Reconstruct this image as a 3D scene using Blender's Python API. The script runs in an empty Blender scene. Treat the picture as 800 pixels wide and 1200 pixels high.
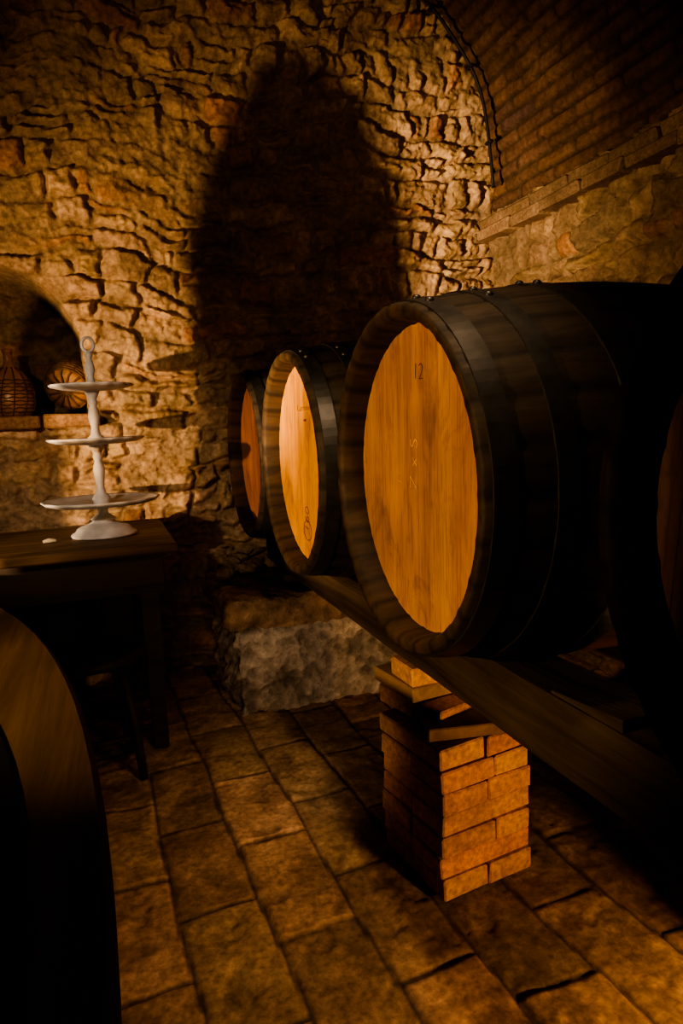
import bpy, math, random
import numpy as np
from mathutils import Vector, Matrix
random.seed(7)
D=bpy.data; SC=bpy.context.scene
COL=SC.collection
try:
    SC.view_settings.view_transform='AgX'; SC.view_settings.look='AgX - High Contrast'
except Exception: pass

# ------------------------------------------------------------------ noise helpers
def hsh(ix,iy,s):
    v=np.sin(ix*127.1+iy*311.7+s*74.7)*43758.5453
    return v-np.floor(v)
def vnoise(x,y,s=0.0):
    ix=np.floor(x); iy=np.floor(y); fx=x-ix; fy=y-iy
    fx=fx*fx*(3-2*fx); fy=fy*fy*(3-2*fy)
    a=hsh(ix,iy,s); b=hsh(ix+1,iy,s); c=hsh(ix,iy+1,s); d=hsh(ix+1,iy+1,s)
    return (a*(1-fx)+b*fx)*(1-fy)+(c*(1-fx)+d*fx)*fy
def fbm(x,y,s=0.0,o=4):
    t=0; a=.5; n=0
    for i in range(o):
        t=t+a*vnoise(x,y,s+i*3.3); n+=a; x=x*2.03+5.1; y=y*2.03+1.7; a*=.5
    return t/n
def ridged(x,y,s=0.0,o=4):
    t=0; a=.5; n=0
    for i in range(o):
        t=t+a*(1-np.abs(2*vnoise(x,y,s+i*3.3)-1)); n+=a; x,y=x*1.9+y*.6+5.1,y*1.9-x*.6+1.7; a*=.55
    return t/n
def sst(a,b,x):
    t=np.clip((x-a)/(b-a),0,1); return t*t*(3-2*t)
def worley(x,y,s):
    ix=np.floor(x); iy=np.floor(y)
    f1=np.full(x.shape,9.0); f2=np.full(x.shape,9.0)
    cid=[np.zeros(x.shape),np.zeros(x.shape)]; dx1=np.zeros(x.shape); dy1=np.zeros(x.shape)
    for j in (-1,0,1):
        for i in (-1,0,1):
            cx=ix+i; cy=iy+j
            px=cx+.5+.9*(hsh(cx,cy,s)-.5); py=cy+.5+.8*(hsh(cx,cy,s+9)-.5)
            dx=x-px; dy=y-py
            d=np.maximum(np.abs(dx),np.abs(dy))*.6+np.sqrt(dx*dx+dy*dy)*.4
            m=d<f1
            f2=np.where(m,f1,np.minimum(f2,d))
            f1=np.where(m,d,f1)
            cid[0]=np.where(m,cx,cid[0]); cid[1]=np.where(m,cy,cid[1])
            dx1=np.where(m,dx,dx1); dy1=np.where(m,dy,dy1)
    return f1,f2,cid[0],cid[1],dx1,dy1
def rubble(u,v,s,rh=.112,amp=1.0):
    """roughly coursed rubble masonry -> relief height and colour"""
    wu=u+.10*(fbm(u*3,v*4,s+1,3)-.5)+.06*(fbm(u*12,v*12,s+6,4)-.5)
    wv=v+.24*(fbm(u*1.5,v*1.2,s+2,2)-.5)+.11*(fbm(u*5,v*5,s+4,3)-.5)+.035*(fbm(u*16,v*17,s+5,4)-.5)
    q=wv/rh; r=np.floor(q); fy=q-r
    jt=.36*(hsh(r+1,r*0,s+50)-.5); jb=.36*(hsh(r,r*0,s+50)-.5)
    up=fy>1+jt; dn=fy<jb
    r=r+up-dn
    jt=.36*(hsh(r+1,r*0,s+50)-.5); jb=.36*(hsh(r,r*0,s+50)-.5)
    y0=(r+jb)*rh; y1=(r+1+jt)*rh
    bl=.14+.15*hsh(r,r*0,s+51)
    p=wu/bl+hsh(r,r*0,s+52)*9; c=np.floor(p); fx=p-c
    jl=.6*(hsh(c,r,s+53)-.5); jr=.6*(hsh(c+1,r,s+53)-.5)
    c=c+(fx>1+jr)-(fx<jl)
    jl=.6*(hsh(c,r,s+53)-.5); jr=.6*(hsh(c+1,r,s+53)-.5)
    x0=(c+jl-hsh(r,r*0,s+52)*9)*bl; x1=(c+1+jr-hsh(r,r*0,s+52)*9)*bl
    k=hsh(c,r,s+54); ym=y0+(y1-y0)*(.35+.3*hsh(c,r,s+55)); xm=x0+(x1-x0)*(.35+.3*hsh(c,r,s+56))
    sub=np.zeros(u.shape)
    sp=k>.74; hi=wv>ym
    y0n=np.where(sp&hi,ym,y0); y1n=np.where(sp&~hi,ym,y1); sub=sub+np.where(sp&hi,1,0)
    sq=k<.25; ri=wu>xm
    x0n=np.where(sq&ri,xm,x0); x1n=np.where(sq&~ri,xm,x1); sub=sub+np.where(sq&ri,2,0)
    y0,y1,x0,x1=y0n,y1n,x0n,x1n
    ex=np.minimum(wu-x0,x1-wu); ey=np.minimum(wv-y0,y1-wv)
    R=.022
    ax=np.maximum(R-ex,0); ay=np.maximum(R-ey,0)
    ed=R-np.sqrt(ax*ax+ay*ay)+np.minimum(np.maximum(ex-R,0),np.maximum(ey-R,0))   # rounded corners
    dx=(wu-(x0+x1)/2)/bl; dy=(wv-(y0+y1)/2)/rh
    cid=c+sub*.37
    r1=hsh(cid,r,s+20); r2=hsh(cid,r,s+21); r3=hsh(cid,r,s+22); r4=hsh(cid,r,s+23)
    gw=.011+.020*fbm(u*6,v*6,s+33,2)
    e=sst(0.0,1.0,ed/gw-.10)
    plaster=sst(.54,.64,fbm(u*1.9,v*1.9,s+40,4))*.75
    dome=np.clip(ed/.05,0,1)**.6
    hgt=e*(.012+.044*r1+.010*dome)+e*((r2-.5)*dx*.05+(r3-.5)*dy*.05)
    g1,g2,gx,gy,fx2,fy2=worley(wu/.06+3,wv/.05,s+60)
    hgt=hgt+e*(((hsh(gx,gy,s+61)-.5)*fx2+(hsh(gx,gy,s+62)-.5)*fy2)*.022+(hsh(gx,gy,s+63)-.5)*.010)
    n=fbm(u*20,v*22,s+3,5); rg=ridged(u*10,v*12,s+80,5)
    mortar_h=.014+.022*(fbm(u*16,v*16,s+70,4)-.4)
    hgt=hgt*(1-plaster)+plaster*(mortar_h+.010+.02*(rg-.5))
    hgt=np.maximum(hgt,mortar_h*.35*(1-e))
    hgt=hgt+.028*(n-.5)+.018*(rg-.55)+.016*(fbm(u*70,v*80,s+5,2)-.5)+.08*(fbm(u*1.1,v*1.1,s+8,2)-.5)
    stone=np.stack([.44+.26*r4,.315+.185*r4+.02*(r2-.5),.195+.12*r4+.04*(r3-.5)],-1)
    red=(r3>.88)[...,None]; stone=np.where(red,stone*np.array([1.0,.78,.62]),stone)
    mort=np.array([.46,.34,.22])
    m=(e*(1-plaster))[...,None]
    col=mort*(1-m)+stone*m
    col=col*(.58+.84*fbm(u*9,v*9,s+11,4))[...,None]*(.75+.5*n)[...,None]
    return hgt*amp,col
def bricks(u,v,s,bl,bh,off=.5,gap=.010,wob=.012):
    v=v+wob*(fbm(u*3,v*3,s+1,2)-.5); u=u+wob*(fbm(u*4,v*4,s+2,2)-.5)
    r=np.floor(v/bh); uu=u/bl+off*np.mod(r,2)+.25*hsh(r,r*0,s+7)
    c=np.floor(uu); fx=(uu-c)*bl; fy=(v/bh-r)*bh
    ed=np.minimum(np.minimum(fx,bl-fx),np.minimum(fy,bh-fy))
    e=sst(gap*.25,gap*1.1,ed)
    a=hsh(c,r,s+3); b=hsh(c,r,s+4); d=hsh(c,r,s+5)
    return e,a,b,d,fx-bl/2,fy-bh/2

# ------------------------------------------------------------------ mesh helpers
def link(ob,parent=None):
    COL.objects.link(ob)
    if parent: ob.parent=parent
    return ob
def add_col(me,c):
    a=me.color_attributes.new('col','FLOAT_COLOR','POINT')
    c=np.concatenate([np.clip(c,0,1),np.ones((len(c),1))],1).astype(np.float32)
    a.data.foreach_set('color',c.ravel())
def grid_obj(name,P,C,mat,flip=False):
    n,m=P.shape[:2]
    idx=np.arange(n*m).reshape(n,m)
    a,b,c,d=idx[:-1,:-1].ravel(),idx[1:,:-1].ravel(),idx[1:,1:].ravel(),idx[:-1,1:].ravel()
    q=np.stack([a,d,c,b] if flip else [a,b,c,d],1).astype(np.int32)
    me=D.meshes.new(name)
    me.vertices.add(n*m); me.vertices.foreach_set('co',P.reshape(-1).astype(np.float32))
    me.loops.add(q.size); me.loops.foreach_set('vertex_index',q.ravel())
    me.polygons.add(len(q)); me.polygons.foreach_set('loop_start',np.arange(0,q.size,4,dtype=np.int32))
    me.polygons.foreach_set('loop_total',np.full(len(q),4,dtype=np.int32))
    me.polygons.foreach_set('use_smooth',np.ones(len(q),dtype=bool))
    me.update(calc_edges=True); me.validate()
    add_col(me,C.reshape(-1,3)); me.materials.append(mat)
    return link(D.objects.new(name,me))
class MB:
    """collects primitives in one mesh"""
    def __init__(s): s.v=[];s.f=[];s.m=[];s.c=[];s.sm=[]
    def add(s,vs,fs,mi=0,col=(1,1,1),smooth=False):
        o=len(s.v); s.v+= [tuple(v) for v in vs]; s.c+=[col]*len(vs)
        for f in fs: s.f.append([o+i for i in f]); s.m.append(mi); s.sm.append(smooth)
    def box(s,c,d,rz=0,M=None,bev=.003,jit=0,mi=0,col=(1,1,1),sub=False):
        hx,hy,hz=d[0]/2,d[1]/2,d[2]/2; b=min(bev,hx*.9,hy*.9,hz*.9)
        vs=[];idx={}
        R=M or Matrix.Rotation(rz,3,'Z')
        for sx in (-1,1):
            for sy in (-1,1):
                for sz in (-1,1):
                    j=[random.uniform(-jit,jit) for _ in range(3)]
                    base=Vector((sx*hx+j[0],sy*hy+j[1],sz*hz+j[2]))
                    for k in range(3):
                        p=base.copy()
                        for a,sg in enumerate((sx,sy,sz)):
                            if a!=k: p[a]-=sg*b
                        idx[(sx,sy,sz,k)]=len(vs); vs.append(R@p+Vector(c))
        fs=[]
        I=idx
        for k in range(3):
            a1,a2=[a for a in range(3) if a!=k]
            for sg in (-1,1):
                l=[]
                for (p,q) in ((-1,-1),(1,-1),(1,1),(-1,1)):
                    t=[0,0,0]; t[k]=sg;t[a1]=p;t[a2]=q; l.append(I[(t[0],t[1],t[2],k)])
                fl = (sg==1) ^ (k==1)
                fs.append(l if fl else l[::-1])
        for k in range(3):
            a1,a2=[a for a in range(3) if a!=k]
            for p in (-1,1):
                for q in (-1,1):
                    def key(w,kk):
                        t=[0,0,0];t[k]=w;t[a1]=p;t[a2]=q;return I[(t[0],t[1],t[2],kk)]
                    l=[key(-1,a1),key(1,a1),key(1,a2),key(-1,a2)]
                    fs.append(l)
        for sx in (-1,1):
            for sy in (-1,1):
                for sz in (-1,1):
                    fs.append([I[(sx,sy,sz,k)] for k in range(3)])
        s.add(vs,fs,mi,col)
    def lathe(s,prof,c=(0,0,0),n=32,axis='Z',mi=0,col=(1,1,1),smooth=True,cap=False,rf=None,M=None):
        vs=[];fs=[]
        for i,(r,z) in enumerate(prof):
            for k in range(n):
                a=2*math.pi*k/n; rr=r*(rf(a,r,z) if rf else 1)
                x,y=rr*math.cos(a),rr*math.sin(a)
                p=(x,y,z) if axis=='Z' else (z,x,y)
                if M is not None: p=M@Vector(p)
                vs.append((p[0]+c[0],p[1]+c[1],p[2]+c[2]))
        for i in range(len(prof)-1):
            for k in range(n):
                k2=(k+1)%n
                fs.append([i*n+k,i*n+k2,(i+1)*n+k2,(i+1)*n+k])
        if cap:
            fs.append(list(range(n))[::-1]); fs.append([(len(prof)-1)*n+k for k in range(n)])
        s.add(vs,fs,mi,col,smooth)
    def tube(s,pts,r,n=8,mi=0,col=(1,1,1),ref=(0.13,.31,.94)):
        pts=[Vector(p) for p in pts]; vs=[];fs=[]
        for i,p in enumerate(pts):
            t=(pts[min(i+1,len(pts)-1)]-pts[max(i-1,0)]).normalized()
            u=t.cross(Vector(ref)).normalized(); w=t.cross(u)
            rr=r[i] if isinstance(r,(list,tuple)) else r
            for k in range(n):
                a=2*math.pi*k/n; vs.append(p+u*rr*math.cos(a)+w*rr*math.sin(a))
        for i in range(len(pts)-1):
            for k in range(n):
                k2=(k+1)%n; fs.append([i*n+k,i*n+k2,(i+1)*n+k2,(i+1)*n+k])
        fs.append(list(range(n))); fs.append([(len(pts)-1)*n+k for k in range(n)][::-1])
        s.add(vs,fs,mi,col,True)
    def obj(s,name,mats,parent=None,loc=(0,0,0),link_it=True):
        me=D.meshes.new(name); me.from_pydata(s.v,[],s.f)
        me.polygons.foreach_set('material_index',s.m); me.polygons.foreach_set('use_smooth',s.sm)
        for m in (mats if isinstance(mats,(list,tuple)) else [mats]): me.materials.append(m)
        import bmesh
        bm=bmesh.new(); bm.from_mesh(me); bmesh.ops.recalc_face_normals(bm,faces=bm.faces); bm.to_mesh(me); bm.free()
        add_col(me,np.array(s.c)); me.update()
        ob=D.objects.new(name,me); ob.location=loc
        return link(ob,parent)
def empty(name,loc=(0,0,0)):
    e=D.objects.new(name,None); e.location=loc; e.empty_display_size=.1; return link(e)

# ------------------------------------------------------------------ materials
def newmat(name):
    m=D.materials.new(name); m.use_nodes=True; nt=m.node_tree; return m,nt,nt.nodes['Principled BSDF']
def N(nt,t,**k):
    n=nt.nodes.new(t)
    for a,b in k.items():
        if a in n.inputs: n.inputs[a].default_value=b
        else: setattr(n,a,b)
    return n
def L(nt,a,b): nt.links.new(a,b)
def mult(nt,a,b,fac=1.0):
    m=N(nt,'ShaderNodeMix',data_type='RGBA',blend_type='MULTIPLY'); m.inputs[0].default_value=fac
    for s,x in ((6,a),(7,b)):
        if hasattr(x,'links'): L(nt,x,m.inputs[s])
        else: m.inputs[s].default_value=x
    return m.outputs[2]
def ramp(nt,fac,stops):
    r=N(nt,'ShaderNodeValToRGB'); e=r.color_ramp.elements
    while len(e)<len(stops): e.new(.5)
    for el,(p,c) in zip(e,stops): el.position=p; el.color=(*c,1)
    L(nt,fac,r.inputs[0]); return r.outputs[0]
def coords(nt,scale=(1,1,1),src='Object'):
    t=N(nt,'ShaderNodeTexCoord'); mp=N(nt,'ShaderNodeMapping'); mp.inputs['Scale'].default_value=scale
    L(nt,t.outputs[src],mp.inputs[0]); return mp.outputs[0]
def mat_attr(name,rough=.85,tint=(1,1,1),nscale=40,bump=.25,dist=.006,spec=.3):
    m,nt,b=newmat(name)
    at=N(nt,'ShaderNodeVertexColor',layer_name='col')
    co=coords(nt)
    n1=N(nt,'ShaderNodeTexNoise',Scale=nscale,Detail=6.0,Roughness=.65); L(nt,co,n1.inputs['Vector'])
    n2=N(nt,'ShaderNodeTexNoise',Scale=nscale/9,Detail=4.0); L(nt,co,n2.inputs['Vector'])
    v=ramp(nt,n1.outputs[0],[(.3,(.55,.52,.49)),(.7,(1.28,1.28,1.28))])
    v2=ramp(nt,n2.outputs[0],[(.3,(.7,.66,.62)),(.7,(1.15,1.15,1.15))])
    c=mult(nt,mult(nt,at.outputs[0],v),v2); c=mult(nt,c,(*tint,1))
    L(nt,c,b.inputs['Base Color'])
    b.inputs['Roughness'].default_value=rough; b.inputs['Specular IOR Level'].default_value=spec
    bp=N(nt,'ShaderNodeBump',Strength=bump,Distance=dist); L(nt,n1.outputs[0],bp.inputs['Height']); L(nt,bp.outputs[0],b.inputs['Normal'])
    return m
def mat_wood(name,c1,c2,scale=(2,30,30),rough=.6,bump=.2,dist=.002,spec=.4,attr=True,blot=.7,streak=None):
    m,nt,b=newmat(name); co=coords(nt,scale)
    w=N(nt,'ShaderNodeTexNoise',Scale=1.0,Detail=8.0,Roughness=.65,Distortion=.6); L(nt,co,w.inputs['Vector'])
    co2=coords(nt,(3,3,3)); n2=N(nt,'ShaderNodeTexNoise',Scale=1.3,Detail=4.0); L(nt,co2,n2.inputs['Vector'])
    c=ramp(nt,w.outputs[0],[(.3,c1),(.68,c2)])
    c=mult(nt,c,ramp(nt,n2.outputs[0],[(.3,(blot,blot*.97,blot*.94)),(.7,(1.1,1.1,1.1))]))
    if streak:   # fine dark pores and flecks along the grain
        co3=coords(nt,streak); n3=N(nt,'ShaderNodeTexNoise',Scale=1.0,Detail=3.0,Roughness=.7); L(nt,co3,n3.inputs['Vector'])
        c=mult(nt,c,ramp(nt,n3.outputs[0],[(.36,(.74,.68,.60)),(.50,(1,1,1))]))
        co4=coords(nt,(9,9,5)); n4=N(nt,'ShaderNodeTexNoise',Scale=1.0,Detail=6.0,Roughness=.75,Distortion=1.5); L(nt,co4,n4.inputs['Vector'])
        c=mult(nt,c,ramp(nt,n4.outputs[0],[(.34,(.74,.70,.64)),(.48,(1,1,1)),(.66,(1,1,1)),(.76,(1.25,1.28,1.35))]))
    if attr:
        at=N(nt,'ShaderNodeVertexColor',layer_name='col'); c=mult(nt,c,at.outputs[0])
    L(nt,c,b.inputs['Base Color'])
    r=ramp(nt,w.outputs[0],[(.2,(rough+.15,)*3),(.8,(max(rough-.1,.1),)*3)]); L(nt,r,b.inputs['Roughness'])
    b.inputs['Specular IOR Level'].default_value=spec
    bp=N(nt,'ShaderNodeBump',Strength=bump,Distance=dist); L(nt,w.outputs[0],bp.inputs['Height']); L(nt,bp.outputs[0],b.inputs['Normal'])
    return m
def mat_plain(name,c,rough=.5,metal=0,noise=.25,nscale=30,bump=.05,**kw):
    m,nt,b=newmat(name); co=coords(nt); n=N(nt,'ShaderNodeTexNoise',Scale=nscale,Detail=5.0); L(nt,co,n.inputs['Vector'])
    lo=tuple(x*(1-noise) for x in c); hi=tuple(min(1,x*(1+noise)) for x in c)
    L(nt,ramp(nt,n.outputs[0],[(.3,lo),(.7,hi)]),b.inputs['Base Color'])
    b.inputs['Roughness'].default_value=rough; b.inputs['Metallic'].default_value=metal
    bp=N(nt,'ShaderNodeBump',Strength=bump,Distance=.003); L(nt,n.outputs[0],bp.inputs['Height']); L(nt,bp.outputs[0],b.inputs['Normal'])
    for k,v in kw.items(): b.inputs[k.replace('_',' ')].default_value=v
    return m
M_stone=mat_attr('rubble_stone',bump=.8,dist=.010,nscale=38,rough=.9,spec=.2)
M_vault=mat_attr('vault_brick',tint=(.42,.37,.32),bump=.4)
M_floor=mat_attr('terracotta_floor',rough=.65,nscale=60,bump=.35,dist=.003,spec=.3)
M_brick=mat_attr('brick_clay',rough=.85,nscale=70,bump=.5,dist=.003)
M_block=mat_attr('plastered_stone',rough=.9,nscale=26,bump=1.0,dist=.02)
M_stave=mat_wood('stave_oak_dark',(.026,.019,.014),(.065,.047,.030),(1.2,40,40),rough=.65,spec=.25,bump=.35)
M_chime=mat_wood('chime_oak',(.028,.018,.012),(.095,.057,.03),(3,20,20),rough=.6,spec=.25)
M_head=mat_wood('head_oak',(.44,.20,.034),(.70,.36,.072),(38,14,1.0),rough=.6,bump=.2,spec=.2,blot=.64,streak=(170,170,9))
M_hoop=mat_plain('hoop_iron',(.06,.055,.05),rough=.45,metal=.7)
M_beam=mat_wood('beam_old_wood',(.025,.017,.012),(.11,.075,.048),(22,1.3,22),rough=.8,bump=.8,dist=.008,spec=.2)
M_plank=mat_wood('pale_plank',(.22,.13,.06),(.42,.27,.14),(22,2,22),rough=.7,bump=.3)
M_desk=mat_wood('desk_dark_wood',(.016,.011,.008),(.045,.03,.018),(2,30,30),rough=.6)
M_desktop=mat_wood('desk_top_wood',(.08,.05,.028),(.22,.14,.075),(2,30,30),rough=.5,bump=.3)
M_table=mat_wood('table_rim_wood',(.075,.046,.024),(.18,.115,.06),(28,1.6,28),rough=.65,bump=.3,spec=.25)
M_shade=mat_plain('painted_shade_black',(.012,.010,.009),rough=.75,nscale=120,bump=.15,Specular_IOR_Level=.15)  # matte black that paints in the shadow on the table top
M_zinc=mat_plain('painted_zinc',(.56,.57,.60),rough=.5,noise=.25,nscale=14)
M_glass=mat_plain('amber_flask',(.42,.18,.03),rough=.35,noise=.4,nscale=12)
M_gourd=mat_plain('amber_flask_dull',(.34,.16,.04),rough=.6,noise=.5,nscale=18)
M_wicker=mat_wood('wicker',(.06,.028,.012),(.22,.12,.045),(40,40,8),rough=.7,bump=.5)
M_shadow_bottle=mat_plain('shadow_bottle_green',(.02,.03,.015),rough=.15,noise=.2)
M_cable=mat_plain('cable_black',(.02,.018,.016),rough=.6)
M_ink=mat_plain('mark_ink',(.14,.05,.012),rough=.8)
M_chalk=mat_plain('mark_chalk',(.76,.45,.13),rough=.9)
M_paper=mat_plain('paper',(.30,.27,.22),rough=.9)

# ------------------------------------------------------------------ room shell
WY=3.30; WX=2.10; LX=-1.70
def back_wall():
    u=np.arange(LX-.1,WX+.12,.0076); v=np.arange(-.05,3.75,.0076)
    U,V=np.meshgrid(u,v,indexing='ij')
    h,c=rubble(U,V,1.0)
    cx,hw=-.43,.40; dx=(U-cx)/hw
    top=1.50+.38*np.sqrt(np.clip(1-dx**2,0,1))
    ins=(np.minimum(np.minimum(hw-np.abs(U-cx),V-1.235),top-V))
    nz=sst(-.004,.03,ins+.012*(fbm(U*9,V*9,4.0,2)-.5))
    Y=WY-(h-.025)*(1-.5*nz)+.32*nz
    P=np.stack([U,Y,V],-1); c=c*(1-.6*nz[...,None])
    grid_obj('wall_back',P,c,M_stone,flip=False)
def right_wall():
    u=np.arange(-2.2,WY+.1,.013); v=np.arange(-.05,2.2,.013)
    U,V=np.meshgrid(u,v,indexing='ij'); h,c=rubble(U,V,5.0)
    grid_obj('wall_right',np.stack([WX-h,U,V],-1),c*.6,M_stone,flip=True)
def left_wall():
    u=np.arange(-2.2,WY+.1,.022); v=np.arange(-.05,2.4,.022)
    U,V=np.meshgrid(u,v,indexing='ij'); h,c=rubble(U,V,8.0)
    grid_obj('wall_left',np.stack([LX+h,U,V],-1),c,M_stone)
def front_wall():
    u=np.arange(LX-.1,WX+.1,.05); v=np.arange(-.05,3.75,.05)
    U,V=np.meshgrid(u,v,indexing='ij'); h,c=rubble(U,V,12.0)
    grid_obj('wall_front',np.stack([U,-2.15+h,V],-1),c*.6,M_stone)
VN=3.0
def vault():
    a=(WX-LX)/2; cx=(WX+LX)/2; b=1.32; zc=2.16; n=VN
    t=np.linspace(0,math.pi,2400)
    X=cx+a*np.sign(np.cos(t))*np.abs(np.cos(t))**(2/n); Z=zc+b*np.abs(np.sin(t))**(2/n)
    s=np.concatenate([[0],np.cumsum(np.hypot(np.diff(X),np.diff(Z)))])
    ss=np.arange(0,s[-1],.012); Xs=np.interp(ss,s,X); Zs=np.interp(ss,s,Z)
    tx=np.gradient(Xs); tz=np.gradient(Zs); ln=np.hypot(tx,tz); nx=-tz/ln; nz=tx/ln
    yy=np.arange(-2.2,WY+.06,.015)
    S,Y=np.meshgrid(ss,yy,indexing='ij')
    e,r1,r2,r3,fx,fy=bricks(Y,S,3.0,.27,.067,gap=.014,wob=.03)
    worn=sst(.52,.67,fbm(S*3,Y*3,33.,3))
    h=e*(.014+.016*r1)*(1-.5*worn)+.010*(fbm(S*20,Y*20,3.0,4)-.5)+.05*(fbm(S*1.3,Y*1.3,5.,2)-.5)
    c=np.stack([.31+.18*r2,.21+.11*r2,.135+.07*r3],-1)
    c=np.where((e<.5)[...,None],np.array([.20,.145,.10]),c)*(.45+1.1*fbm(S*4,Y*4,9.,4))[...,None]
    P=np.stack([Xs[:,None]+nx[:,None]*h,Y,Zs[:,None]+nz[:,None]*h],-1)
    grid_obj('ceiling',P,c,M_vault,flip=False)
def floor():
    u=np.arange(LX-.1,WX+.1,.0085); v=np.arange(-.6,WY+.1,.0085)
    U,V=np.meshgrid(u,v,indexing='ij')
    an=math.radians(2.5); A=U*math.cos(an)+V*math.sin(an); B=-U*math.sin(an)+V*math.cos(an)
    e,r1,r2,r3,fx,fy=bricks(B+.1,A+.04,6.0,.38,.195,gap=.009,wob=.035)
    e=e*(.75+.25*sst(.35,.5,fbm(U*6,V*6,41.,2)))
    h=e*(.007+.008*(r1-.5))+e*((r2-.5)*.018*fx+(r3-.5)*.04*fy)+.009*(fbm(U*7,V*7,2.,3)-.5)*e+.0045*(fbm(U*40,V*40,3.,3)-.5)
    chip=sst(.56,.64,fbm(U*11,V*11,14.,4)); h=h-chip*.004*e
    c=np.stack([.40+.12*r2,.26+.08*r2+.03*(r3-.5),.16+.06*r2],-1)
    c=c*(1-.62*(1-sst(.1,.7,e)))[...,None]*(.55+.9*fbm(U*4,V*4,19.,5))[...,None]
    c=c*(.6+.8*fbm(U*23,V*23,29.,4))[...,None]*(1-.2*chip)[...,None]*(.75+.5*r1)[...,None]
    grid_obj('floor',np.stack([U,V,h-.012],-1),c,M_floor)
back_wall(); right_wall(); left_wall(); front_wall(); vault(); floor()
mb=MB()
mb.box(((LX+WX)/2,-1.4,-.03),(WX-LX+.2,1.62,.05),col=(.3,.19,.11)); mb.obj('floor_rear',M_floor)
mb=MB(); y=-2.0
while y<WY:
    l=random.uniform(.24,.30)
    g=random.uniform(.5,.85)
    mb.box((WX-.02+random.uniform(-.008,.008),y+l/2,2.09),(.20,l-.008,.055),bev=.008,jit=.006,col=(.42*g,.29*g,.19*g))
    mb.box((WX-.0+random.uniform(-.008,.008),y+l/2+.1,2.145),(.20,l-.008,.055),bev=.008,jit=.006,col=(.36*g,.25*g,.16*g))
    y+=l
mb.obj('trim_1',M_brick)
mb=MB(); x=-.95
while x<0:
    l=random.uniform(.22,.27); g=random.uniform(.8,1.1)
    mb.box((x+l/2,WY+.02,1.212),(l-.008,.26,.055),bev=.006,jit=.004,col=(.42*g,.25*g,.14*g)); x+=l
mb.obj('trim_2',M_brick)

# ------------------------------------------------------------------ barrels
BL=.95; R0=.328; RB=.374
def br(s): return R0+(RB-R0)*(1-s*s)
def make_barrel_meshes():
    out={}
    ns=28; seg=5; nx=26
    mb=MB()
    vs=[];fs=[];cs=[]
    prof=[]
    inner=.055
    prof.append((R0-.034,-BL/2+inner+.012,1)); prof.append((R0-.027,-BL/2+.012,1)); prof.append((R0-.018,-BL/2,1)); prof.append((R0-.004,-BL/2,1))
    for i in range(nx+1):
        s=-1+2*i/nx; prof.append((br(s*.995),s*.497*BL,0))
    prof+= [(r,-x,1) for r,x,_ in prof[:4][::-1]]
    n=ns*seg
    for r,x,k in prof:
        for j in range(n):
            st=j//seg; fr=j%seg
            g=.0028 if fr==0 else 0
            a=2*math.pi*j/n
            rr=r-g*(1 if k==0 else .7)
            vs.append((x,rr*math.cos(a),rr*math.sin(a)))
            rd=random.Random(st*17+3).uniform(.85,1.1)
            if fr==0: rd*=.5
            if k: cs.append((rd*.9,rd*.9,rd*.9))
            else:
                red=1 if abs(x)<.21 else 0
                cs.append((rd*(1+.35*red),rd*(1-.45*red),rd*(1-.5*red)))
    fm=[]
    for i in range(len(prof)-1):
        for j in range(n):
            j2=(j+1)%n; fs.append([i*n+j,i*n+j2,(i+1)*n+j2,(i+1)*n+j]); fm.append(1 if prof[i][2] and prof[i+1][2] else 0)
    mb.v=vs;mb.f=fs;mb.m=fm;mb.c=cs;mb.sm=[True]*len(fs)
    out['staves']=(mb,[M_stave,M_chime])
    mb=MB()
    for sg in (-1,1):
        for (a,b) in ((.014,.052),(.115,.150),(.245,.285)):
            xs=[BL/2-a,BL/2-b]; xs=[sg*x for x in xs]; xs.sort()
            r1=br(xs[0]/(BL/2)); r2=br(xs[1]/(BL/2)); t=.0028
            mb.lathe([(r1-.002,xs[0]),(r1+t,xs[0]),(r2+t,xs[1]),(r2-.002,xs[1])],n=96,axis='X',smooth=False)
            for k in range(2):
                aa=math.radians(90+k*9+ (xs[0]*40)%14); xm=(xs[0]+xs[1])/2; rm=(r1+r2)/2+t
                c=Vector((xm,rm*math.cos(aa),rm*math.sin(aa)))
                o=Vector((0,math.cos(aa),math.sin(aa)))
                mb.tube([c-o*.003,c+o*.003,c+o*.006],[.009,.008,.004],n=8,ref=(1,0,0))
    out['hoops']=(mb,[M_hoop])
    for nm,sg in (('head_front',-1),('head_back',1)):
        mb=MB(); rh=R0-.031; xf=sg*(BL/2-inner); w=.098; y=-rh-.03; k=0
        while y<rh:
            a=max(y,-rh+.0001); b=min(y+w-.0006,rh-.0001)
            if b>a+.004:
                m=8; top=[]
                for i in range(m+1):
                    yy=a+(b-a)*i/m; z=math.sqrt(max(rh*rh-yy*yy,0)); top.append((yy,z))
                e=.0006
                loop=[(yy,z) for yy,z in top]+[(yy,-z) for yy,z in top[::-1]]
                nn=len(loop); cy=(a+b)/2
                f0=[(xf-sg*.02,yy,z) for yy,z in loop]
                f1=[(xf-sg*e,yy,z) for yy,z in loop]
                f2=[(xf,cy+(yy-cy)*(1-2*e/(b-a)),z*.998) for yy,z in loop]
                g=random.Random(k*5+sg*3+9).uniform(.92,1.05)
                fs=[list(range(2*nn,3*nn))]
                for q in (0,1):
                    for i in range(nn): fs.append([q*nn+i,q*nn+(i+1)%nn,(q+1)*nn+(i+1)%nn,(q+1)*nn+i])
                mb.add(f0+f1+f2,fs,0,(g,g*random.Random(k).uniform(.95,1.0),g))
            y+=w; k+=1
        out[nm]=(mb,[M_head])
    return out
BM=make_barrel_meshes(); cache={}
BCZ=1.033
barrels=[]
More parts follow.
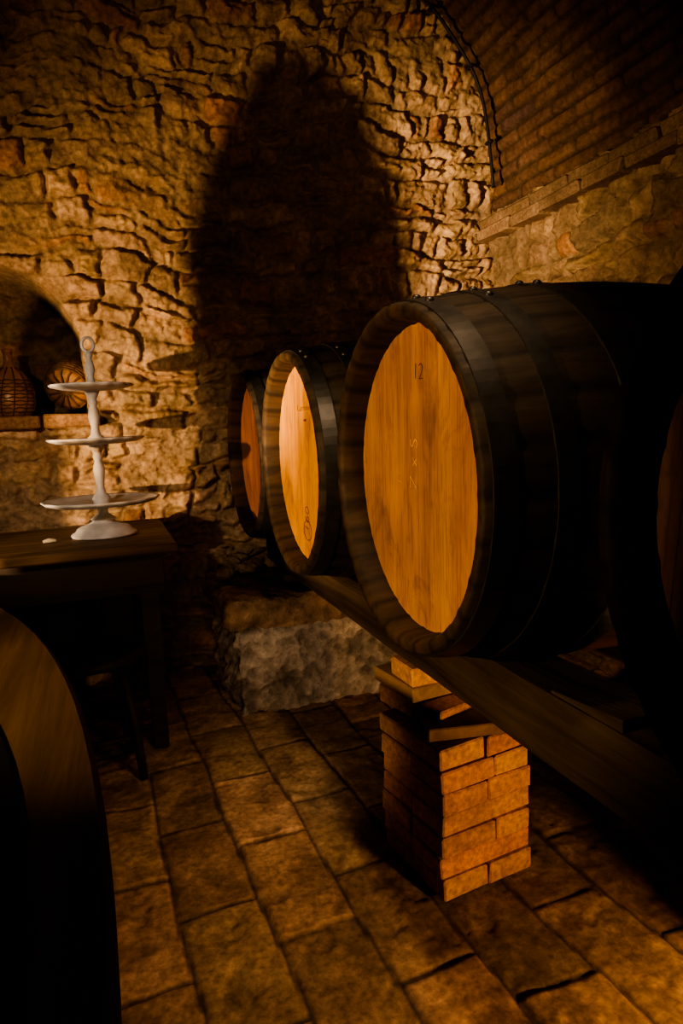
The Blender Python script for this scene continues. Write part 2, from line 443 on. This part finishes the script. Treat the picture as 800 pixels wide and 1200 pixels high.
for (xe,yc,rot) in ((.524,1.196,0),(.524,1.982,8),(.545,2.752,-12),(.524,.30,15)):
    e=empty('wine_barrel',(xe+BL/2,yc,BCZ))
    for nm,(mb,mats) in BM.items():
        if nm not in cache: o=mb.obj(nm,mats,e); cache[nm]=o.data
        else: o=link(D.objects.new(nm,cache[nm]),e)
        if nm!='head_front': o.rotation_euler=(math.radians(rot),0,0)
        else: o.rotation_euler=(math.radians(rot*.3+2),0,0)
    barrels.append(e)
def text(body,size,bar,dy,dz,mat,rot=0,sx=1):
    cu=D.curves.new('marking','FONT'); cu.body=body; cu.size=size; cu.extrude=.0003; cu.align_x='CENTER'; cu.align_y='CENTER'; cu.offset=-.0012
    cu.materials.append(mat)
    o=link(D.objects.new('marking',cu),bar)
    M=Matrix(((0,0,-1),(-1,0,0),(0,1,0))).to_4x4()
    o.matrix_local=Matrix.Translation((-BL/2+.055-.0006,dy,dz))@M@Matrix.Rotation(rot,4,'Z')@Matrix.Diagonal((sx,1,1,1))
text('12',.045,barrels[0],-.01,.205,M_ink,rot=-.1)
text('Z x S',.048,barrels[0],.02,.03,M_chalk,rot=1.5)
text('11',.034,barrels[0],.09,.0,M_chalk,rot=1.4)
text('Carmine',.030,barrels[1],-.02,.165,M_ink,sx=1.3)
text('vino',.018,barrels[1],-.03,.13,M_ink)
text('160',.055,barrels[1],.0,-.17,M_ink,rot=1.4)
def scrib(bar,pts,mat,r=.0010):
    mb=MB(); x=-BL/2+.055-.0002
    mb.tube([(x,p[0],p[1]) for p in pts],r,n=5,mi=0,ref=(1,0,0)); mb.obj('scribble',mat,bar)
scrib(barrels[1],[(-.0+.04*math.cos(a),-.205+.03*math.sin(a)) for a in [i*.3 for i in range(22)]],M_ink,.0016)

# ------------------------------------------------------------------ support beams
def beam(x0,x1,y0,y1,z0,z1,name,seed):
    n=60; vs=[];fs=[]
    m=20
    for i in range(n+1):
        y=y0+(y1-y0)*i/n
        cx=(x0+x1)/2; cz=(z0+z1)/2; hx=(x1-x0)/2; hz=(z1-z0)/2
        for k in range(m):
            a=2*math.pi*k/m; c,s=math.cos(a),math.sin(a)
            q=(abs(c)**7+abs(s)**7)**(-1/7)
            w=1-.05*vnoise(np.array(y*5.+seed),np.array(k*.8+0.0),seed)*1.0
            wf=float(w)
            vs.append((cx+hx*c*q*wf,y,cz+hz*s*q*(wf if s<0 else 1)))
    for i in range(n):
        for k in range(m):
            k2=(k+1)%m; fs.append([i*m+k,i*m+k2,(i+1)*m+k2,(i+1)*m+k])
    fs.append(list(range(m))); fs.append([n*m+k for k in range(m)])
    mb=MB(); mb.add(vs,fs,0,(1,1,1),False)
    return mb.obj(name,M_beam)
BT=BCZ-br((.86-1.0)/(BL/2))
beam(.68,.86,-.55,3.02,.53,BT+.001,'barrel_rack_timber',1.)
beam(1.14,1.32,-.55,3.02,.53,BT+.001,'barrel_rack_timber',2.)
for y in (.75,1.59,2.37):
    for x in (.77,1.23):
        for sg in (-1,1):
            mb=MB(); yy=y+sg*.14
            vs=[];w=.06
            for xx in (x-w,x+w): vs+=[(xx,yy-sg*.10,BT+.001),(xx,yy+sg*.075,BT+.001),(xx,yy+sg*.075,BT+.006)  ,(xx,yy-sg*.10,BT+.022)]
            mb.add(vs,[[0,1,2,3],[4,5,6,7],[0,1,5,4],[1,2,6,5],[2,3,7,6],[3,0,4,7]])
            mb.obj('wedge_chock',M_beam)

# ------------------------------------------------------------------ brick piers
def pier(cx,cy,rz,ncourse=7,w=.285,seed=1,name='brick_pier'):
    rd=random.Random(seed); mb=MB(); hh=.055; z=0
    for i in range(ncourse):
        th=rz+rd.uniform(-.02,.02); ox=rd.uniform(-.004,.004); oy=rd.uniform(-.004,.004)
        Rm=Matrix.Rotation(th,3,'Z')
        bw=w/2
        if i%2==0: lay=[((-w/4,0),(bw-.003,w)),((w/4,0),(bw-.003,w))]
        else: lay=[((0,-w/4),(w,bw-.003)),((0,w/4),(w,bw-.003))]
        if i in (2,5): lay=[((-w*.2,-w/4),(w*.6-.003,bw-.004)),((w*.3,-w/4),(w*.4-.003,bw-.004)),((0,w/4),(w,bw-.003))]
        for (a,b),(l,d) in lay:
            v=Rm@Vector((a+ox+rd.uniform(-.003,.003),b+oy+rd.uniform(-.003,.003),0))
            g=rd.uniform(.85,1.12)
            mb.box((cx+v.x,cy+v.y,z+hh/2),(l,d,hh-.0015),M=Matrix.Rotation(th+rd.uniform(-.012,.012),3,'Z'),bev=.004,jit=.002,col=(.58*g,.28*g*rd.uniform(.9,1.1),.07*g))
        z+=hh
    return mb.obj(name,M_brick),z
RZ=math.radians(9)
P1,pz=pier(.799,1.495,RZ,w=.272)
mb=MB()
mb.box((.755,1.56,pz+.0285),(.12,.25,.053),rz=.25,bev=.004,jit=.001,col=(.55,.26,.09))
mb.box((.745,1.60,pz+.056+.02),(.14,.20,.038),rz=.12,bev=.003,jit=.001,mi=1)
mb.box((.79,1.42,pz+.017),(.21,.10,.03),rz=-.2,bev=.003,jit=.001,mi=1,col=(.7,.6,.5))
mb.box((.77,1.56,(pz+.096+.53)/2),(.17,.12,.53-pz-.096),rz=.05,bev=.004,mi=0,col=(.6,.33,.13))
mb.obj('shim_blocks',[M_brick,M_plank])
pier(1.24,.55,.05,seed=4)
pier(.79,-.30,.05,seed=6)
pier(1.24,-.40,.05,seed=9)
for (x,y) in ((1.24,.55),(.79,-.30),(1.24,-.40)):
    mb=MB(); mb.box((x,y,pz+.0285),(.13,.25,.053),rz=.1,col=(.5,.28,.12)); mb.box((x,y,(pz+.056+.53)/2),(.2,.14,.53-pz-.056),mi=1); mb.obj('shim_blocks',[M_brick,M_plank])

# ------------------------------------------------------------------ stone plinth
def rough_block(mb,x0,x1,y0,y1,z0,z1,seed,amp=.022,res=.014,base=(.42,.34,.25),chamf=.03):
    C=np.array([(x0+x1)/2,(y0+y1)/2,(z0+z1)/2]); H=np.array([(x1-x0)/2,(y1-y0)/2,(z1-z0)/2])
    def disp(P):
        r=H-chamf
        inner=np.clip(P-C,-r,r); dlt=(P-C)-inner; ln=np.linalg.norm(dlt,axis=-1,keepdims=True)+1e-9
        Pn=C+inner+dlt/ln*chamf
        n=dlt/ln
        a=P[...,0]*1.0+P[...,1]*.7; b=P[...,2]+P[...,1]*.6
        k=(fbm(a*9,b*9,seed,4)-.5)*2*amp+(fbm(a*30,b*34,seed+3,3)-.5)*amp*1.6+(ridged(a*12,b*14,seed+5,5)-.55)*amp*1.4+(fbm(a*70,b*70,seed+9,2)-.5)*amp*.6
        return Pn+n*k[...,None], k
    X=np.array([x1-x0,0,0.]);Yv=np.array([0,y1-y0,0.]);Z=np.array([0,0,z1-z0])
    o=np.array([x0,y0,z0])
    for P0,du,dv in ((o,X,Z),(o,Yv,Z),(o+X,Yv,Z),(o+Z,X,Yv),(o+Yv,X,Z)):
        nu=max(2,int(np.linalg.norm(du)/res)); nv=max(2,int(np.linalg.norm(dv)/res))
        iu=np.linspace(0,1,nu+1); iv=np.linspace(0,1,nv+1); UU,VV=np.meshgrid(iu,iv,indexing='ij')
        P=P0[None,None,:]+UU[...,None]*du+VV[...,None]*dv
        Pd,k=disp(P)
        vs=Pd.reshape(-1,3).tolist(); fs=[]
        for i in range(nu):
            for j in range(nv):
                a=i*(nv+1)+j; fs.append([a,a+nv+1,a+nv+2,a+1])
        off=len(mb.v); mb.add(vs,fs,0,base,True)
        kk=k.reshape(-1)
        for t in range(len(vs)):
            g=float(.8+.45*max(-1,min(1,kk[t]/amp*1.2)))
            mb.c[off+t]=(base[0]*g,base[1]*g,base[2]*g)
mb=MB()
rough_block(mb,.45,1.95,2.62,3.16,-.02,.36,3.,base=(.64,.53,.41),res=.009,amp=.022)
rough_block(mb,.41,.98,2.57,3.16,.35,.485,7.,amp=.014,base=(.46,.30,.18),chamf=.03,res=.011)
rough_block(mb,.96,1.95,2.66,3.16,.34,.47,9.,amp=.014,base=(.45,.36,.26),chamf=.03)
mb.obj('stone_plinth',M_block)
mb=MB(); mb.box((.77,2.80,.515),(.2,.16,.03),rz=.1,col=(1,1,1)); mb.box((1.23,2.85,.505),(.2,.16,.05),rz=.1); mb.obj('wood_shim',M_beam)
mb=MB(); rd=random.Random(3)
for (x,y,z,s) in ((.50,3.05,.50,.07),(.58,2.98,.50,.05),(.47,2.92,.50,.045),(.56,3.09,.51,.06),(.63,3.06,.50,.045)):
    vs=[];fs=[];n1,n2=7,9
    for i in range(n1+1):
        for j in range(n2):
            t=math.pi*i/n1;a=2*math.pi*j/n2; r=s*(.75+.35*rd.random())
            vs.append((x+r*math.sin(t)*math.cos(a),y+r*math.sin(t)*math.sin(a),z+s*.55+r*.6*math.cos(t)))
    for i in range(n1):
        for j in range(n2): fs.append([i*n2+j,i*n2+(j+1)%n2,(i+1)*n2+(j+1)%n2,(i+1)*n2+j])
    mb.add(vs,fs,0,(.35,.26,.17))
mb.obj('rubble_pile',M_block)

# ------------------------------------------------------------------ side desk with cake stand
e=empty('wooden_desk',(0,0,0))
mb=MB(); mb.box((-.40,2.76,.745),(1.26,.70,.035),bev=.006,jit=.002); mb.obj('top',M_desktop,e)
mb=MB(); 
mb.box((-.40,2.47,.655),(1.16,.025,.14),bev=.002)
mb.box((.15,2.76,.655),(.025,.60,.14),bev=.002); mb.box((-.95,2.76,.655),(.025,.60,.14),bev=.002)
mb.box((-.40,3.05,.42),(1.16,.025,.60),bev=.002)
mb.obj('apron',M_desk,e)
mb=MB()
for x in (.125,-.93):
    for y in (2.50,3.03):
        vs=[];a=.034;b=.026
        for (z,w) in ((0,b),(.73,a)):
            for sx,sy in ((-1,-1),(1,-1),(1,1),(-1,1)): vs.append((x+sx*w,y+sy*w,z))
        mb.add(vs,[[0,1,2,3],[4,5,6,7],[0,1,5,4],[1,2,6,5],[2,3,7,6],[3,0,4,7]])
mb.obj('legs',M_desk,e)
e=empty('wooden_stool',(-.08,2.36,0))
mb=MB(); mb.lathe([(0,.40),(.15,.40),(.165,.41),(.165,.43),(.15,.44),(0,.44)],n=36); mb.obj('seat',M_desk,e)
mb=MB()
for k in range(4):
    a=math.pi/4+k*math.pi/2+.15; c,s=math.cos(a),math.sin(a)
    mb.tube([(.16*c,.16*s,0),(.14*c,.14*s,.2),(.10*c,.10*s,.40)],[.013,.018,.016],n=10)
    a2=a+math.pi/2; mb.tube([(.145*c,.145*s,.15),(.145*math.cos(a2),.145*math.sin(a2),.15)],.010,n=8)
mb.obj('legs',M_desk,e)

def tier_stand(loc):
    mb=MB()
    prof=[(.001,0),(.118,0),(.122,.006),(.118,.012),(.105,.018),(.098,.030),(.085,.038),(.055,.048),(.040,.056),(.048,.064),(.036,.074),(.022,.084),(.018,.096),(.026,.106),(.028,.110)]
    prof+=[(.030,.113),(.10,.115),(.17,.120),(.204,.130),(.213,.138),(.211,.142),(.202,.138),(.165,.128),(.03,.122)]
    prof+=[(.030,.128),(.034,.140),(.030,.150),(.018,.165),(.014,.19),(.018,.22),(.022,.25),(.018,.27),(.013,.285),(.019,.30),(.014,.312),(.026,.335),(.030,.345)]
    prof+=[(.08,.348),(.14,.353),(.166,.362),(.173,.369),(.170,.372),(.160,.368),(.13,.360),(.03,.354)]
    prof+=[(.028,.362),(.030,.372),(.018,.385),(.014,.41),(.022,.45),(.018,.475),(.012,.49),(.018,.505),(.013,.515),(.024,.535),(.028,.545)]
    prof+=[(.06,.548),(.11,.552),(.142,.560),(.149,.567),(.146,.570),(.138,.566),(.105,.558),(.025,.553)]
    prof+=[(.024,.560),(.026,.57),(.015,.58),(.012,.60),(.018,.625),(.014,.65),(.009,.665),(.014,.675),(.010,.690),(.001,.695)]
    def rf(a,r,z): return 1+(.018*math.cos(a*16) if r>.10 and z>.1 else 0)
    mb.lathe(prof,n=96,rf=rf)
    mb.tube([(.028*math.sin(t)*.75,0,.715-.026*math.cos(t)) for t in [i*math.pi/8 for i in range(17)]],.0055,n=8,ref=(0,1,0))
    return mb.obj('tiered_cake_stand',M_zinc,loc=loc)
tier_stand((-.008,2.75,.763))
mb=MB()
mb.tube([(-.22,2.66,.771),(-.20,2.67,.773),(-.175,2.665,.771)],[.005,.009,.006],n=8); mb.obj('crumpled_napkin',M_paper)

def flask(name,loc,sc=1.0,rot=None,hsc=1.0,gm=None,wr=.003,nv=12):
    mb=MB()
    pr=[(0,0),(.075,0),(.095,.02),(.105,.06),(.103,.11),(.088,.16),(.06,.20),(.032,.225),(.020,.25),(.018,.29),(.023,.295),(.023,.31),(.017,.312),(0,.312)]
    M=rot or Matrix.Identity(3)
    mb.lathe([(r*sc,z*sc*hsc) for r,z in pr],n=40,mi=0,M=M)
    for i in range(10):
        z=.02+i*.016; r=float(np.interp(z,[p[1] for p in pr[1:7]],[p[0] for p in pr[1:7]]))+.002
        mb.tube([M@Vector((r*sc*math.cos(a),r*sc*math.sin(a),(z+.003*math.sin(a*12+i*3))*sc*hsc)) for a in np.linspace(0,2*math.pi,49)],wr*sc,n=6,mi=1)
    for k in range(nv):
        a=2*math.pi*k/nv; mb.tube([M@Vector((pr[j][0]*sc*1.03*math.cos(a+.06*j),pr[j][0]*sc*1.03*math.sin(a+.06*j),pr[j][1]*sc*hsc-(.004 if j==0 else 0))) for j in range(0,8)],wr*sc,n=6,mi=1,ref=(.3,.5,.81))
    return mb.obj(name,[gm or M_glass,M_wicker],loc=loc)
flask('wicker_flask',(-.345,3.37,1.24),.95)
flask('demijohn',(-.12,3.335,1.24+.108),1.0,rot=Matrix.Rotation(math.radians(-62),3,'X')@Matrix.Rotation(.35,3,'Y'),hsc=.80,gm=M_gourd,wr=.0055,nv=14)

# ------------------------------------------------------------------ oval foreground table
e=empty('oval_table',(0,0,0))
def oval(cx,cy,a,b,z0,z1,mat,name,n=96,bev=.008):
    mb=MB(); vs=[];fs=[]
    for (z,o) in ((z0,bev),(z0+bev,0),(z1-bev,0),(z1,bev)):
        for k in range(n):
            t=2*math.pi*k/n; vs.append((cx+(a-o)*math.cos(t),cy+(b-o)*math.sin(t),z))
    for i in range(3):
        for k in range(n): fs.append([i*n+k,i*n+(k+1)%n,(i+1)*n+(k+1)%n,(i+1)*n+k])
    fs.append(list(range(n))[::-1]); fs.append([3*n+k for k in range(n)])
    mb.add(vs,fs); return mb.obj(name,mat,e)
oval(-.80,.5,.78,1.8,.715,.75,M_table,'top')
oval(-.815,.36,.735,1.40,.7495,.7525,M_shade,'shade_panel',bev=.001)  # thin dark oval standing in for shade inside the lit rim
oval(-.80,.5,.68,1.65,.62,.716,M_desk,'apron',bev=.002)
mb=MB()
for x in (-1.2,-.45):
    for y in (-.7,1.6):
        mb.tube([(x,y,0),(x,y,.1),(x,y,.3),(x,y,.62)],[.025,.03,.035,.045],n=16)
mb.obj('legs',M_desk,e)
# two unseen bottles added on the oval table, shaped to cast wall shadows
bp=[(0,0),(.066,0),(.072,.008),(.075,.05),(.075,.36),(.073,.40),(.067,.44),(.057,.475),(.045,.505),(.033,.525),(.026,.535),(.024,.545),(0,.547)]
mb=MB(); mb.lathe([(r*1.01,z) for r,z in bp],n=40); mb.obj('shadow_bottle',M_shadow_bottle,loc=(-.921,1.631,.7535))
mb=MB(); mb.lathe([(r*.62,z*.70) for r,z in bp],n=40); mb.obj('shadow_bottle',M_shadow_bottle,loc=(-1.10,1.775,.7535))

# ------------------------------------------------------------------ cable on the vault edge
mb=MB(); a=(WX-LX)/2; cx=(WX+LX)/2
def vp(t,off=.05): return (cx+(a-off)*abs(math.cos(t))**(2/VN),2.16+(1.32-off)*abs(math.sin(t))**(2/VN))
pts=[]
for i in range(60):
    t=.04+ i*.024; x,z=vp(t,.095+.005*math.sin(i*.35)); pts.append((x,WY-.12,z))
mb.tube(pts,.008,n=8,ref=(0,1,0))
for i in range(5,60,12):
    p=pts[i]; mb.box(p,(.025,.05,.016),bev=.004)
mb.obj('electric_cable',M_cable)

# ------------------------------------------------------------------ lights
def V3(*a): return Vector(a)
def spot(name,loc,tgt,power,color,size=70,blend=.6,rad=.03):
    l=D.lights.new(name,'SPOT'); l.energy=power; l.color=color; l.spot_size=math.radians(size); l.spot_blend=blend; l.shadow_soft_size=rad
    o=link(D.objects.new(name,l)); o.location=loc
    o.rotation_euler=(Vector(tgt)-Vector(loc)).to_track_quat('-Z','Y').to_euler(); return o
spot('unseen_spot',(-1.38,1.22,.93),(.78,3.3,1.35),300,(1.0,.66,.36),size=72,blend=1,rad=.015)
spot('unseen_spot',(-1.38,1.22,.93),(1.85,3.3,2.0),640,(1,.71,.43),size=33,blend=1,rad=.015)  # added beam, brightens the wall right of the bottle shadow
spot('unseen_spot',(-1.3,.75,1.2),(.5,1.38,1.05),125,(1,.66,.33),size=52,blend=.6,rad=.02)
spot('unseen_spot',(-1.2,2.0,1.3),(.6,2.84,1.03),100,(1,.52,.20),size=20,blend=.5,rad=.02)  # narrow spot added to lift the third barrel head
spot('unseen_spot',(-.75,1.0,1.6),(-.05,3.2,.95),66,(1,.74,.50),size=40,blend=.8,rad=.02)  # added light for the cake stand and lower-left wall
spot('unseen_spot',(1.05,.25,.34),(.80,1.5,.2),36,(1,.6,.25),size=80,blend=.6,rad=.04)
spot('unseen_spot',(1.0,.70,.36),(.95,1.1,.75),3,(1,.62,.3),size=110,blend=.9,rad=.04)  # weak uplight added for the barrel's underside
spot('unseen_spot',(.42,1.1,1.9),(.62,2.4,.1),14,(1,.74,.48),size=40,blend=1,rad=.04)  # unseen extra spot put in for the plinth and floor
spot('unseen_spot',(-.05,.6,.38),(.80,2.62,.25),44,(1,.73,.49),size=34,blend=1,rad=.04)  # low unseen spot added to brighten the plinth front
spot('unseen_spot',(.42,.8,2.25),(.58,1.6,.0),60,(1,.71,.44),size=48,blend=1,rad=.06)  # overhead spot put in to light the floor, no fixture there
spot('unseen_spot',(.1,-.9,2.2),(1.0,3.3,2.2),36,(1,.60,.30),size=56,blend=1,rad=.15)  # wide fill added to soften the shadow on the back wall
l=D.lights.new('fill_light','POINT'); l.energy=4.5; l.color=(1,.66,.36); l.shadow_soft_size=.15  # unseen fill added behind the camera, not a ceiling fixture
o=link(D.objects.new('fill_light',l)); o.location=(.3,-1.1,2.3)
w=D.worlds.new('World'); SC.world=w; w.use_nodes=True
w.node_tree.nodes['Background'].inputs[0].default_value=(1,.7,.45,1); w.node_tree.nodes['Background'].inputs[1].default_value=.01

# ------------------------------------------------------------------ camera
th=math.radians(19.2); p=math.radians(7.45); ro=.045
F=V3(math.sin(th)*math.cos(p),math.cos(th)*math.cos(p),-math.sin(p))
R_=V3(math.cos(th),-math.sin(th),0); U_=R_.cross(F)
U=U_*math.cos(ro)+R_*math.sin(ro); R=R_*math.cos(ro)-U_*math.sin(ro)
cd=D.cameras.new('camera'); cd.sensor_fit='VERTICAL'; cd.sensor_height=36; cd.lens=24; cd.clip_start=.02
co=link(D.objects.new('camera',cd))
m=Matrix((R,U,-F)).transposed().to_4x4(); m.translation=V3(0,0,1.15); co.matrix_world=m
SC.camera=co
